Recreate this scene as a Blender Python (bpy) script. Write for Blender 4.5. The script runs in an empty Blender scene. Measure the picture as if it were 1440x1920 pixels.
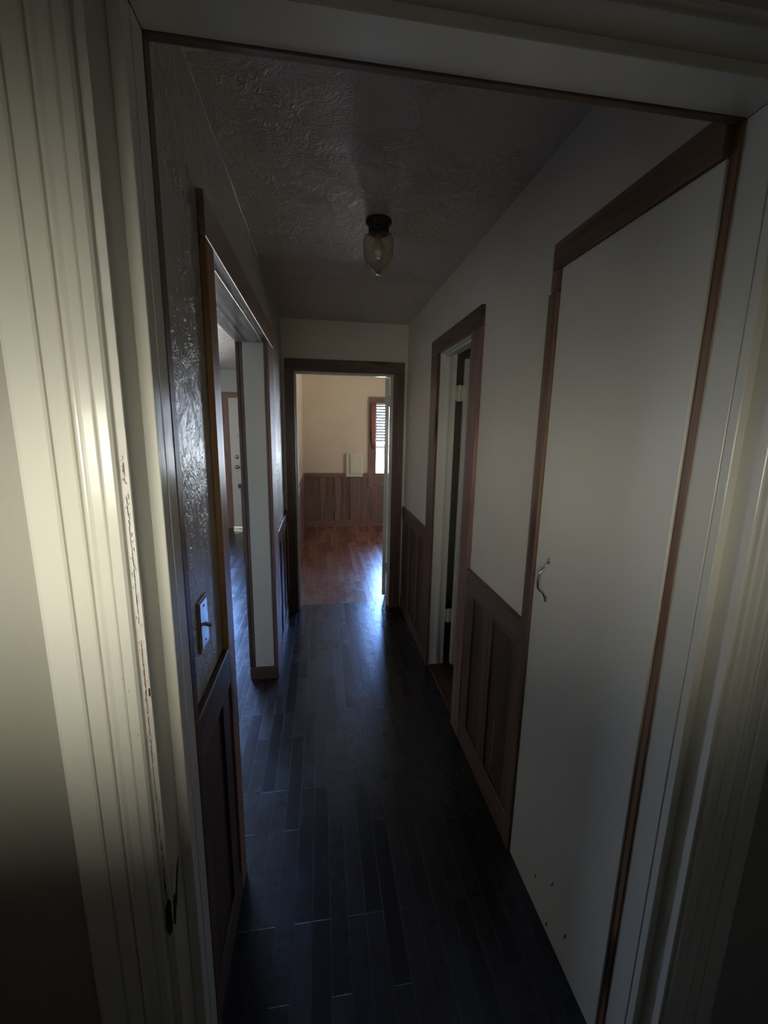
import bpy, bmesh, math, random
from mathutils import Vector, Matrix, noise
from math import sin, cos, pi, radians

random.seed(7)
S = bpy.context.scene
COL = S.collection

# ------------------------------------------------------------------ camera
EYE = Vector((0, 0, 1.55))
yaw, pit, rol = -0.149665614, -0.192976818, -0.0183575793
Rz = Matrix.Rotation(yaw, 3, 'Z'); Rx = Matrix.Rotation(pit, 3, 'X'); Ry = Matrix.Rotation(rol, 3, 'Y')
Rm = Rz @ Rx @ Ry                                   # columns: right, forward, up
right, fwd, up = Rm.col[0], Rm.col[1], Rm.col[2]
cam = bpy.data.cameras.new('camera')
cam.sensor_fit = 'HORIZONTAL'; cam.sensor_width = 36.0; cam.lens = 789.14 / 1440 * 36.0
cam.clip_start = 0.02; cam.clip_end = 200
co = bpy.data.objects.new('camera', cam); COL.objects.link(co)
M = Matrix((right, up, -fwd)).transposed().to_4x4(); M.translation = EYE
co.matrix_world = M
S.camera = co

# ------------------------------------------------------------------ exposure
S.view_settings.view_transform = 'Standard'
S.view_settings.look = 'None'
S.view_settings.exposure = 0.2
S.view_settings.gamma = 1.0
S.view_settings.use_curve_mapping = False

# ------------------------------------------------------------------ sky (daylight through the windows)
SKY = 6.0
w = bpy.data.worlds.new('sky'); S.world = w; w.use_nodes = True
nt = w.node_tree; nt.nodes.clear()
tc = nt.nodes.new('ShaderNodeTexCoord'); sx = nt.nodes.new('ShaderNodeSeparateXYZ')
nt.links.new(tc.outputs['Generated'], sx.inputs[0])
def wmap(src, a, b):
    m = nt.nodes.new('ShaderNodeMapRange'); m.inputs[1].default_value = a; m.inputs[2].default_value = b
    nt.links.new(sx.outputs[src], m.inputs[0]); return m.outputs[0]
def wmix(f, a, b):
    m = nt.nodes.new('ShaderNodeMix'); m.data_type = 'RGBA'; nt.links.new(f, m.inputs[0])
    for i, v in ((6, a), (7, b)):
        if isinstance(v, tuple): m.inputs[i].default_value = (*v, 1)
        else: nt.links.new(v, m.inputs[i])
    return m.outputs[2]
side = wmix(wmap('X', -0.9, -0.3), (0.52, 0.58, 0.66), (0.62, 0.60, 0.55))      # open shade to either side of the house
hazy = wmix(wmap('Y', -0.75, -0.35), (4.7, 4.45, 3.95), side)                      # bright hazy sky behind the camera
clear = wmix(wmap('Z', 0.0, 0.35), (6.0, 6.7, 8.2), (2.8, 5.1, 11.5))            # brilliant blue sky beyond the end room
sky_c = wmix(wmap('Y', 0.45, 0.85), hazy, clear)
ground = wmix(wmap('Y', -0.3, 0.5), (3.5, 3.3, 2.9), (2.6, 2.6, 2.6))
mg = wmix(wmap('Z', -0.12, 0.0), ground, sky_c)
bg = nt.nodes.new('ShaderNodeBackground'); bg.inputs[1].default_value = SKY
nt.links.new(mg, bg.inputs[0])
wo = nt.nodes.new('ShaderNodeOutputWorld'); nt.links.new(bg.outputs[0], wo.inputs[0])

def portal(name, loc, sx_, sy_, direction):
    """sampling guide in a window opening: emits nothing, only points rays at the sky"""
    l = bpy.data.lights.new(name, 'AREA'); l.shape = 'RECTANGLE'; l.size = sx_; l.size_y = sy_
    l.cycles.is_portal = True
    o = bpy.data.objects.new(name, l); COL.objects.link(o); o.location = loc
    o.rotation_euler = Vector(direction).to_track_quat('-Z', 'Z').to_euler()
    return o

# ------------------------------------------------------------------ plan of the place (metres)
XL, XR, ZC = -0.295, 0.695, 2.365          # hall walls, ceiling
YN0, YN1 = 0.592, 0.705                    # near wall
YE0, YE1 = 3.48, 3.60                      # end wall
YB = 6.68                                  # outer wall of end room and left room
XLO = -0.435                               # left-room face of the left wall
ZW = 1.985

# ------------------------------------------------------------------ node helpers
def new_mat(name):
    m = bpy.data.materials.new(name); m.use_nodes = True
    n = m.node_tree.nodes; b = n['Principled BSDF']
    return m, m.node_tree, b

def N(nt, t, **kw):
    n = nt.nodes.new(t)
    for k, v in kw.items():
        if k.startswith('i_'):
            n.inputs[int(k[2:])].default_value = v
        else:
            setattr(n, k, v)
    return n

def coords(nt, scale=(1, 1, 1), rand=True, rot=(0, 0, 0)):
    tc = N(nt, 'ShaderNodeTexCoord')
    mp = N(nt, 'ShaderNodeMapping'); mp.inputs['Scale'].default_value = scale; mp.inputs['Rotation'].default_value = rot
    nt.links.new(tc.outputs['Object'], mp.inputs[0])
    if rand:
        oi = N(nt, 'ShaderNodeObjectInfo')
        mu = N(nt, 'ShaderNodeMath', operation='MULTIPLY'); mu.inputs[1].default_value = 37.0
        nt.links.new(oi.outputs['Random'], mu.inputs[0])
        cb = N(nt, 'ShaderNodeCombineXYZ')
        for i in range(3): nt.links.new(mu.outputs[0], cb.inputs[i])
        nt.links.new(cb.outputs[0], mp.inputs['Location'])
    return mp.outputs[0]

def ramp(nt, src, stops):
    r = N(nt, 'ShaderNodeValToRGB'); e = r.color_ramp.elements
    while len(e) < len(stops): e.new(0.5)
    for i, (p, c) in enumerate(stops):
        e[i].position = p; e[i].color = (*c, 1) if len(c) == 3 else c
    nt.links.new(src, r.inputs[0]); return r.outputs[0]

def bump(nt, h, strength, dist, b, prev=None):
    bn = N(nt, 'ShaderNodeBump'); bn.inputs['Strength'].default_value = strength; bn.inputs['Distance'].default_value = dist
    nt.links.new(h, bn.inputs['Height'])
    if prev is not None: nt.links.new(prev, bn.inputs['Normal'])
    nt.links.new(bn.outputs[0], b.inputs['Normal']); return bn.outputs[0]

def mixc(nt, fac, a, b_, mode='MIX'):
    m = N(nt, 'ShaderNodeMix', data_type='RGBA', blend_type=mode)
    for s, v in ((0, fac), (6, a), (7, b_)):
        if hasattr(v, 'is_linked') or hasattr(v, 'links'): nt.links.new(v, m.inputs[s])
        elif s == 0: m.inputs[0].default_value = v
        else: m.inputs[s].default_value = (*v, 1)
    return m.outputs[2]

def paint(name, col, rough=0.45, peel=0.0006, peelscale=90, var=0.06, coat=0.0):
    m, nt, b = new_mat(name)
    v = coords(nt)
    n1 = N(nt, 'ShaderNodeTexNoise'); n1.inputs['Scale'].default_value = 2.3; n1.inputs['Detail'].default_value = 5
    nt.links.new(v, n1.inputs['Vector'])
    c = ramp(nt, n1.outputs['Fac'], [(0.3, tuple(x * (1 - var) for x in col)), (0.7, tuple(min(1, x * (1 + var)) for x in col))])
    nt.links.new(c, b.inputs['Base Color'])
    b.inputs['Roughness'].default_value = rough
    b.inputs['Coat Weight'].default_value = coat
    if peel:
        n2 = N(nt, 'ShaderNodeTexNoise'); n2.inputs['Scale'].default_value = peelscale; n2.inputs['Detail'].default_value = 3
        nt.links.new(v, n2.inputs['Vector'])
        bump(nt, n2.outputs['Fac'], 0.6, peel, b)
    return m

def knockdown(name, col, rough=0.30, depth=0.012):
    """glossy painted plaster with brushed ridges and curled lips"""
    m, nt, b = new_mat(name)
    v = coords(nt)
    n0 = N(nt, 'ShaderNodeTexNoise'); n0.inputs['Scale'].default_value = 6; n0.inputs['Detail'].default_value = 2
    nt.links.new(v, n0.inputs['Vector'])
    ad = N(nt, 'ShaderNodeVectorMath', operation='MULTIPLY_ADD'); ad.inputs[1].default_value = (0.35, 0.35, 0.35)
    nt.links.new(n0.outputs['Color'], ad.inputs[0]); nt.links.new(v, ad.inputs[2])
    n1 = N(nt, 'ShaderNodeTexNoise'); n1.inputs['Scale'].default_value = 22; n1.inputs['Detail'].default_value = 4
    n1.inputs['Distortion'].default_value = 1.2
    nt.links.new(ad.outputs[0], n1.inputs['Vector'])
    # ridge = 1 - |n - .5|
    s = N(nt, 'ShaderNodeMath', operation='SUBTRACT'); s.inputs[1].default_value = 0.5; nt.links.new(n1.outputs['Fac'], s.inputs[0])
    a = N(nt, 'ShaderNodeMath', operation='ABSOLUTE'); nt.links.new(s.outputs[0], a.inputs[0])
    r = ramp(nt, a.outputs[0], [(0.0, (1, 1, 1)), (0.035, (0.25, 0.25, 0.25)), (0.12, (0, 0, 0))])
    # patches in which the ridges are strong
    n2 = N(nt, 'ShaderNodeTexNoise'); n2.inputs['Scale'].default_value = 3.2; n2.inputs['Detail'].default_value = 3
    nt.links.new(v, n2.inputs['Vector'])
    pt = ramp(nt, n2.outputs['Fac'], [(0.42, (0.12, 0.12, 0.12)), (0.62, (1, 1, 1))])
    h = mixc(nt, 1.0, r, pt, 'MULTIPLY')
    n3 = N(nt, 'ShaderNodeTexNoise'); n3.inputs['Scale'].default_value = 95; n3.inputs['Detail'].default_value = 2
    nt.links.new(v, n3.inputs['Vector'])
    p = bump(nt, n3.outputs['Fac'], 0.7, 0.0022, b)
    n4 = N(nt, 'ShaderNodeTexNoise'); n4.inputs['Scale'].default_value = 14; n4.inputs['Detail'].default_value = 3
    nt.links.new(ad.outputs[0], n4.inputs['Vector'])
    p = bump(nt, n4.outputs['Fac'], 0.35, depth, b, p)
    bump(nt, h, 0.9, depth * 0.6, b, p)
    c = ramp(nt, n2.outputs['Fac'], [(0.3, tuple(x * 0.93 for x in col)), (0.7, col)])
    nt.links.new(c, b.inputs['Base Color']); b.inputs['Roughness'].default_value = rough
    return m

def wood(name, axis, dark, light, rough=0.5, knots=True):
    """board with grain running along one axis, knots and fine pores"""
    sc = {'x': (1.2, 22, 22), 'y': (22, 1.2, 22), 'z': (22, 22, 1.2)}[axis]
    m, nt, b = new_mat(name)
    v = coords(nt, sc)
    n0 = N(nt, 'ShaderNodeTexNoise'); n0.inputs['Scale'].default_value = 0.9; n0.inputs['Detail'].default_value = 6
    n0.inputs['Distortion'].default_value = 1.3
    nt.links.new(v, n0.inputs['Vector'])
    n1 = N(nt, 'ShaderNodeTexNoise'); n1.inputs['Scale'].default_value = 5.5; n1.inputs['Detail'].default_value = 4
    nt.links.new(v, n1.inputs['Vector'])
    c0 = ramp(nt, n0.outputs['Fac'], [(0.30, dark), (0.50, tuple((a + b_) / 2 for a, b_ in zip(dark, light))), (0.68, light)])
    c1 = ramp(nt, n1.outputs['Fac'], [(0.35, (0.72, 0.70, 0.68)), (0.62, (1, 1, 1))])
    c = mixc(nt, 0.8, c0, c1, 'MULTIPLY')
    if knots:
        sk = {'x': (2.2, 9, 9), 'y': (9, 2.2, 9), 'z': (9, 9, 2.2)}[axis]
        vk = coords(nt, sk)
        vo = N(nt, 'ShaderNodeTexVoronoi'); vo.inputs['Scale'].default_value = 0.62
        nt.links.new(vk, vo.inputs['Vector'])
        k = ramp(nt, vo.outputs['Distance'], [(0.0, (1, 1, 1)), (0.09, (0.8, 0.8, 0.8)), (0.17, (0, 0, 0))])
        c = mixc(nt, k, c, tuple(x * 0.28 for x in dark))
    nt.links.new(c, b.inputs['Base Color']); b.inputs['Roughness'].default_value = rough
    bump(nt, n1.outputs['Fac'], 0.35, 0.0008, b)
    return m

def planks(name, c1, c2, gap, rough0, rough1, scuff=(0.5, 0.5, 0.5), amt=0.1, spec=0.5):
    """narrow strip flooring laid along the hall"""
    m, nt, b = new_mat(name)
    tc = N(nt, 'ShaderNodeTexCoord')
    sp = N(nt, 'ShaderNodeSeparateXYZ'); nt.links.new(tc.outputs['Object'], sp.inputs[0])
    cb = N(nt, 'ShaderNodeCombineXYZ'); nt.links.new(sp.outputs['Y'], cb.inputs[0]); nt.links.new(sp.outputs['X'], cb.inputs[1])
    br = N(nt, 'ShaderNodeTexBrick'); br.offset = 0.37; br.offset_frequency = 3; br.squash = 1.0
    br.inputs['Scale'].default_value = 1.0; br.inputs['Brick Width'].default_value = 0.52; br.inputs['Row Height'].default_value = 0.0572
    br.inputs['Mortar Size'].default_value = 0.0011; br.inputs['Mortar Smooth'].default_value = 0.4; br.inputs['Bias'].default_value = 0.0
    br.inputs['Color1'].default_value = (*c1, 1); br.inputs['Color2'].default_value = (*c2, 1); br.inputs['Mortar'].default_value = (*gap, 1)
    nt.links.new(cb.outputs[0], br.inputs['Vector'])
    mp = N(nt, 'ShaderNodeMapping'); mp.inputs['Scale'].default_value = (60, 2.2, 1); nt.links.new(tc.outputs['Object'], mp.inputs[0])
    g = N(nt, 'ShaderNodeTexNoise'); g.inputs['Scale'].default_value = 1.5; g.inputs['Detail'].default_value = 5; nt.links.new(mp.outputs[0], g.inputs['Vector'])
    gr = ramp(nt, g.outputs['Fac'], [(0.3, (0.7, 0.68, 0.66)), (0.7, (1.15, 1.12, 1.1))])
    c = mixc(nt, 0.8, br.outputs['Color'], gr, 'MULTIPLY')
    # worn, dusty places
    d = N(nt, 'ShaderNodeTexNoise'); d.inputs['Scale'].default_value = 6.5; d.inputs['Detail'].default_value = 9; d.inputs['Roughness'].default_value = 0.78
    nt.links.new(tc.outputs['Object'], d.inputs['Vector'])
    dr = ramp(nt, d.outputs['Fac'], [(0.42, (0, 0, 0)), (0.80, (amt, amt, amt))])
    c = mixc(nt, dr, c, scuff)
    # thin scratches
    ms = N(nt, 'ShaderNodeMapping'); ms.inputs['Scale'].default_value = (9, 1.2, 1); ms.inputs['Rotation'].default_value = (0, 0, 0.35)
    nt.links.new(tc.outputs['Object'], ms.inputs[0])
    vs = N(nt, 'ShaderNodeTexVoronoi', feature='DISTANCE_TO_EDGE'); vs.inputs['Scale'].default_value = 3.0; nt.links.new(ms.outputs[0], vs.inputs['Vector'])
    rs = ramp(nt, vs.outputs['Distance'], [(0.0, (amt * 1.2,) * 3), (0.006, (0, 0, 0))])
    c = mixc(nt, rs, c, scuff)
    nt.links.new(c, b.inputs['Base Color'])
    rr = ramp(nt, d.outputs['Fac'], [(0.3, (rough0,) * 3), (0.7, (rough1,) * 3)])
    sb0 = N(nt, 'ShaderNodeSeparateColor'); nt.links.new(br.outputs['Color'], sb0.inputs[0])
    mb0 = N(nt, 'ShaderNodeMapRange'); mb0.inputs[1].default_value = c1[0]; mb0.inputs[2].default_value = c2[0]; mb0.inputs[3].default_value = -0.025; mb0.inputs[4].default_value = 0.035
    nt.links.new(sb0.outputs[0], mb0.inputs[0])
    ar = N(nt, 'ShaderNodeMath', operation='ADD'); nt.links.new(rr, ar.inputs[0]); nt.links.new(mb0.outputs[0], ar.inputs[1])
    nt.links.new(ar.outputs[0], b.inputs['Roughness'])
    b.inputs['Specular IOR Level'].default_value = spec
    b.inputs['Specular Tint'].default_value = (0.55, 0.74, 1.0, 1)  # blue of the sky reflection put into the gloss tint of the boards
    iv = N(nt, 'ShaderNodeMath', operation='SUBTRACT'); iv.inputs[0].default_value = 1.0; nt.links.new(br.outputs['Fac'], iv.inputs[1])
    p = bump(nt, iv.outputs[0], 0.8, 0.0012, b)
    # every strip cupped a little and waviness of the old boards
    wv = N(nt, 'ShaderNodeTexNoise'); wv.inputs['Scale'].default_value = 16; wv.inputs['Detail'].default_value = 2
    nt.links.new(tc.outputs['Object'], wv.inputs['Vector'])
    sb = N(nt, 'ShaderNodeSeparateColor'); nt.links.new(br.outputs['Color'], sb.inputs[0])
    p = bump(nt, wv.outputs['Fac'], 0.35, 0.003, b, p)
    bump(nt, d.outputs['Fac'], 0.22, 0.0006, b, p)
    return m

def plain(name, col, rough=0.5, metal=0.0, **kw):
    m, nt, b = new_mat(name)
    n = N(nt, 'ShaderNodeTexNoise'); n.inputs['Scale'].default_value = 40; nt.links.new(coords(nt), n.inputs['Vector'])
    c = ramp(nt, n.outputs['Fac'], [(0.3, tuple(x * 0.88 for x in col)), (0.7, col)])
    nt.links.new(c, b.inputs['Base Color']); b.inputs['Roughness'].default_value = rough; b.inputs['Metallic'].default_value = metal
    for k, v in kw.items(): b.inputs[k.replace('_', ' ')].default_value = v
    return m

def glass(name, col, rough=0.02, ior=1.45):
    m, nt, b = new_mat(name)
    b.inputs['Base Color'].default_value = (*col, 1); b.inputs['Transmission Weight'].default_value = 1
    b.inputs['Roughness'].default_value = rough; b.inputs['IOR'].default_value = ior
    return m

def pane_glass(name):
    m = bpy.data.materials.new(name); m.use_nodes = True; nt = m.node_tree; nt.nodes.clear()
    t = N(nt, 'ShaderNodeBsdfTransparent'); t.inputs[0].default_value = (0.96, 0.98, 0.97, 1)
    g = N(nt, 'ShaderNodeBsdfGlossy'); g.inputs['Roughness'].default_value = 0.02
    fr = N(nt, 'ShaderNodeFresnel'); mxs = N(nt, 'ShaderNodeMixShader'); o = N(nt, 'ShaderNodeOutputMaterial')
    nt.links.new(fr.outputs[0], mxs.inputs[0]); nt.links.new(t.outputs[0], mxs.inputs[1]); nt.links.new(g.outputs[0], mxs.inputs[2])
    nt.links.new(mxs.outputs[0], o.inputs[0]); return m

MAT = dict(
    smooth=paint('satin_wall_paint', (0.70, 0.63, 0.52), 0.5, 0.0010, 110),
    door_white=paint('white_door_paint', (0.71, 0.67, 0.575), 0.38, 0.0004, 140, 0.03),
    cream=paint('cream_gloss_paint', (0.69, 0.66, 0.57), 0.20, 0.0004, 60, 0.04),
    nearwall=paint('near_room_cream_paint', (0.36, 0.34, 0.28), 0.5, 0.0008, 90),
    jamb=paint('jamb_paint', (0.63, 0.60, 0.51), 0.3, 0.0004, 70, 0.05),
    bigcream=paint('end_room_paint', (0.66, 0.55, 0.42), 0.55, 0.0008, 80),
    leftroom=paint('left_room_paint', (0.46, 0.47, 0.45), 0.5, 0.0008, 80),
    back=paint('dim_room_paint', (0.24, 0.22, 0.18), 0.6, 0.0008, 80),
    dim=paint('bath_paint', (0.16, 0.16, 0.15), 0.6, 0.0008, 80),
    knock=knockdown('textured_plaster', (0.57, 0.52, 0.45)),
    knock_c=knockdown('textured_ceiling_plaster', (0.61, 0.54, 0.455), 0.36, 0.010),
    caulk=paint('caulk', (0.75, 0.73, 0.66), 0.25, 0.001, 200),
    brick=plain('bare_rusty_wood', (0.30, 0.13, 0.07), 0.8),
    gap=plain('dark_gap', (0.03, 0.02, 0.015), 0.9),
    flake=plain('peeling_white_paint', (0.70, 0.66, 0.60), 0.5),
    steel=plain('worn_steel', (0.55, 0.52, 0.46), 0.25, 1.0),
    nickel=plain('painted_hinge', (0.62, 0.56, 0.42), 0.4, 0.2),
    black=plain('black_metal', (0.02, 0.02, 0.02), 0.45, 0.3),
    plate=plain('ivory_plastic', (0.62, 0.52, 0.32), 0.25),
    platechrome=plain('gloss_plate', (0.30, 0.29, 0.26), 0.15, 0.0),
    toggle=plain('toggle_plastic', (0.75, 0.62, 0.35), 0.35),
    cabinet=plain('black_stained_wood', (0.025, 0.02, 0.018), 0.4),
    slat=plain('vinyl_slat', (0.30, 0.30, 0.31), 0.6),
    salmon=plain('salmon_sheet', (0.95, 0.56, 0.42), 0.8),
    white=plain('white_plastic', (0.56, 0.54, 0.50), 0.4),
    panel=plain('panel_white_enamel', (0.72, 0.66, 0.52), 0.35),
    globe=glass('smoky_pressed_glass', (0.88, 0.82, 0.72), 0.09, 1.45),
    bulb=plain('frosted_bulb', (0.8, 0.78, 0.72), 0.2),
    pane=pane_glass('window_pane'),
)
DK, LT = (0.082, 0.045, 0.031), (0.185, 0.110, 0.072)
for a in 'xyz':
    MAT['wood_' + a] = wood('cedar_board_' + a, a, DK, LT, 0.42)
    MAT['oak_' + a] = wood('honey_pine_board_' + a, a, (0.26, 0.115, 0.045), (0.50, 0.26, 0.11), 0.4)
    MAT['panel_' + a] = wood('dark_panel_board_' + a, a, (0.055, 0.028, 0.018), (0.13, 0.065, 0.04), 0.5)
    MAT['redwood_' + a] = wood('red_cedar_board_' + a, a, (0.16, 0.080, 0.064), (0.30, 0.170, 0.135), 0.5)
for a in 'xyz':
    MAT['satin_' + a] = wood('satin_cedar_board_' + a, a, (0.12, 0.075, 0.06), (0.26, 0.17, 0.13), 0.24)
MAT['tan_z'] = wood('worn_tan_board', 'z', (0.15, 0.072, 0.036), (0.32, 0.165, 0.085), 0.45)
for a in 'yz': MAT['closet_' + a] = wood('closet_cedar_board_' + a, a, (0.13, 0.072, 0.048), (0.27, 0.160, 0.105), 0.42)
MAT['litboard_y'] = wood('window_lit_cedar_board', 'y', (0.22, 0.13, 0.11), (0.42, 0.28, 0.24), 0.30)  # red cedar lightened: grazing window light put into its colour
MAT['gloss_board'] = wood('varnished_grey_board', 'y', (0.20, 0.17, 0.15), (0.62, 0.58, 0.53), 0.20, False)
MAT['floor_dark'] = planks('dark_strip_floor', (0.014, 0.010, 0.010), (0.027, 0.018, 0.017), (0.050, 0.046, 0.048), 0.22, 0.31, (0.09, 0.085, 0.10), 0.05, 1.0)
MAT['floor_red'] = planks('red_strip_floor', (0.22, 0.085, 0.050), (0.30, 0.125, 0.072), (0.04, 0.015, 0.01), 0.22, 0.32, (0.42, 0.27, 0.21), 0.16, 0.6)

# ------------------------------------------------------------------ mesh helpers
class MB:
    def __init__(s): s.bm = bmesh.new()
    def box(s, x0, x1, y0, y1, z0, z1, bev=0.0, seg=1):
        b = bmesh.new(); bmesh.ops.create_cube(b, size=1)
        for v in b.verts:
            v.co = Vector(((x0 + x1) / 2 + v.co.x * (x1 - x0), (y0 + y1) / 2 + v.co.y * (y1 - y0), (z0 + z1) / 2 + v.co.z * (z1 - z0)))
        if bev:
            bmesh.ops.bevel(b, geom=b.edges[:], offset=bev, segments=seg, profile=0.6, affect='EDGES')
        s._add(b); return s
    def _add(s, b):
        me = bpy.data.meshes.new('tmp'); b.to_mesh(me); b.free(); s.bm.from_mesh(me); bpy.data.meshes.remove(me)
    def prism(s, pts, a0, a1, axis='z'):
        """closed outline pts swept along axis"""
        b = bmesh.new()
        def P(p, a): return {'z': (p[0], p[1], a), 'x': (a, p[0], p[1]), 'y': (p[0], a, p[1])}[axis]
        lo = [b.verts.new(P(p, a0)) for p in pts]; hi = [b.verts.new(P(p, a1)) for p in pts]
        b.faces.new(lo); b.faces.new(hi[::-1])
        n = len(pts)
        for i in range(n): b.faces.new((lo[i], hi[i], hi[(i + 1) % n], lo[(i + 1) % n]))
        bmesh.ops.recalc_face_normals(b, faces=b.faces[:]); s._add(b); return s
    def lathe(s, prof, c, n=48, rib=None):
        b = bmesh.new(); rings = []
        for k, (r, z) in enumerate(prof):
            ring = []
            for i in range(n):
                a = 2 * pi * i / n
                rr = r * (1 + (rib(k, a) if rib else 0))
                ring.append(b.verts.new((c[0] + rr * cos(a), c[1] + rr * sin(a), c[2] + z)))
            rings.append(ring)
        for p, q in zip(rings, rings[1:]):
            for i in range(n): b.faces.new((p[i], p[(i + 1) % n], q[(i + 1) % n], q[i]))
        for ring, fl in ((rings[0], 1), (rings[-1], 0)):
            if prof[0 if fl else -1][0] > 1e-6: b.faces.new(ring[::-1] if fl else ring)
        bmesh.ops.remove_doubles(b, verts=b.verts[:], dist=1e-6)
        bmesh.ops.recalc_face_normals(b, faces=b.faces[:]); s._add(b); return s
    def tube(s, pts, rad, n=12):
        b = bmesh.new(); rings = []; pts = [Vector(p) for p in pts]
        for i, p in enumerate(pts):
            t = (pts[min(i + 1, len(pts) - 1)] - pts[max(i - 1, 0)]).normalized()
            u = t.cross(Vector((0.31, 0.2, 0.93))).normalized(); v = t.cross(u)
            r = rad[i] if isinstance(rad, (list, tuple)) else rad
            rings.append([b.verts.new(p + (u * cos(2 * pi * k / n) + v * sin(2 * pi * k / n)) * r) for k in range(n)])
        for p, q in zip(rings, rings[1:]):
            for k in range(n): b.faces.new((p[k], p[(k + 1) % n], q[(k + 1) % n], q[k]))
        b.faces.new(rings[0][::-1]); b.faces.new(rings[-1])
        bmesh.ops.recalc_face_normals(b, faces=b.faces[:]); s._add(b); return s
    def xf(s, mat):
        bmesh.ops.transform(s.bm, matrix=mat, verts=s.bm.verts[:]); return s
    def build(s, name, mat, parent=None, smooth=False):
        xs = [v.co for v in s.bm.verts]
        lo = Vector([min(c[i] for c in xs) for i in range(3)]); hi = Vector([max(c[i] for c in xs) for i in range(3)])
        c = (lo + hi) / 2
        if parent is None: c.z = lo.z
        for v in s.bm.verts: v.co -= c
        if smooth:
            for f in s.bm.faces: f.smooth = True
        me = bpy.data.meshes.new(name); s.bm.to_mesh(me); s.bm.free()
        me.materials.append(MAT[mat])
        o = bpy.data.objects.new(name, me); COL.objects.link(o)
        wp = Vector((0, 0, 0)); p = parent
        while p is not None: wp += p.location; p = p.parent
        o.location = c - wp
        if parent is not None: o.parent = parent
        return o

def tag(o, label=None, cat=None, group=None, kind=None):
    if label: o['label'] = label
    if cat: o['category'] = cat
    if group: o['group'] = group
    if kind: o['kind'] = kind
    return o
def empty(name, loc, label, cat, kind=None, group=None):
    o = bpy.data.objects.new(name, None); o.empty_display_size = 0.05
    COL.objects.link(o); o.location = loc; return tag(o, label, cat, group, kind)
def struct(mb, name, mat, label, cat):
    return tag(mb.build(name, mat), label, cat, kind='structure')

# ================================================================== ROOM SHELL
struct(MB().box(XL - 0.15, XR + 0.12, YN1 - 0.05, YE1 + 0.005, -0.06, 0), 'floor', 'floor_dark', 'dark almost black strip wood floor of the hallway', 'floor')
struct(MB().box(-0.43, 3.4, YE1 + 0.005, YB + 0.1, -0.06, 0), 'floor_end_room', 'floor_red', 'worn reddish strip wood floor of the room at the end of the hall', 'floor')
struct(MB().box(-4.4, XL - 0.15, 0.85, YB + 0.1, -0.06, 0), 'floor_left_room', 'floor_dark', 'dark strip wood floor in the room through the left opening', 'floor')
struct(MB().box(-1.2, 1.3, -0.7, YN1 - 0.05, -0.06, 0), 'floor_near_room', 'floor_dark', 'dark floor of the room on this side of the near doorway', 'floor')
struct(MB().box(XR + 0.12, 2.6, 1.6, YE1, -0.06, 0), 'floor_side_room', 'floor_dark', 'dark floor behind the half open door on the right', 'floor')

struct(MB().box(XL - 0.14, XR + 0.10, YN1 - 0.113, YE1, ZC, ZC + 0.08), 'ceiling', 'knock_c', 'textured plaster ceiling of the hallway around the glass lamp', 'ceiling')
struct(MB().box(-0.43, 3.4, YE1, YB + 0.1, ZC + 0.12, ZC + 0.2), 'ceiling_end_room', 'smooth', 'ceiling of the end room, hidden above its doorway', 'ceiling')
struct(MB().box(-4.4, XL - 0.14, 0.85, YB + 0.1, ZC, ZC + 0.08), 'ceiling_left_room', 'knock_c', 'pale textured ceiling seen through the left opening', 'ceiling')
struct(MB().box(-1.2, 1.3, -0.7, YN1 - 0.113, 2.5, 2.58), 'ceiling_near_room', 'back', 'ceiling of the near room above the camera', 'ceiling')
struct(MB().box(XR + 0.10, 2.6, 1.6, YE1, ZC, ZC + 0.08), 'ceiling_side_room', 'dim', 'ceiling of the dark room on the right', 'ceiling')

# left wall of the hall, with the wide opening
LO0, LO1, LOT = 1.285, 2.50, 2.016
mb = MB()
mb.box(XLO, XL, YN1, LO0, 0, ZC); mb.box(XLO, XL, LO1, YE1, 0, ZC); mb.box(XLO, XL, LO0, LO1, LOT, ZC)
struct(mb, 'wall_left', 'knock', 'glossy textured plaster wall on the left with the wide opening', 'wall')
# right wall, with the doorway
RO0, RO1, ROT = 1.93, 2.52, 2.0
mb = MB()
mb.box(XR, XR + 0.10, YN1, RO0, 0, ZC); mb.box(XR, XR + 0.10, RO1, YE1, 0, ZC); mb.box(XR, XR + 0.10, RO0, RO1, ROT, ZC)
struct(mb, 'wall_right', 'smooth', 'plain painted wall on the right with the closet door and doorway', 'wall')
# end wall
EX0, EX1, EZ = -0.222, 0.595, 2.0
mb = MB()
mb.box(XLO, EX0, YE0, YE1, 0, ZC + 0.2); mb.box(EX1, 3.4, YE0, YE1, 0, ZC + 0.2); mb.box(EX0, EX1, YE0, YE1, EZ, ZC + 0.2)
struct(mb, 'wall_end', 'smooth', 'short painted wall above the doorway at the end of the hall', 'wall')
# near wall (the doorway the camera looks through)
NX0, NX1, NZ = -0.266, 0.733, 2.098
mb = MB()
mb.box(-1.2, NX0, YN0, YN1, 0, 2.5); mb.box(NX1, 1.3, YN0, YN1, 0, 2.5); mb.box(NX0, NX1, YN0, YN1, NZ, 2.5)
struct(mb, 'wall_near', 'nearwall', 'painted wall holding the doorway nearest the camera', 'wall')

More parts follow.
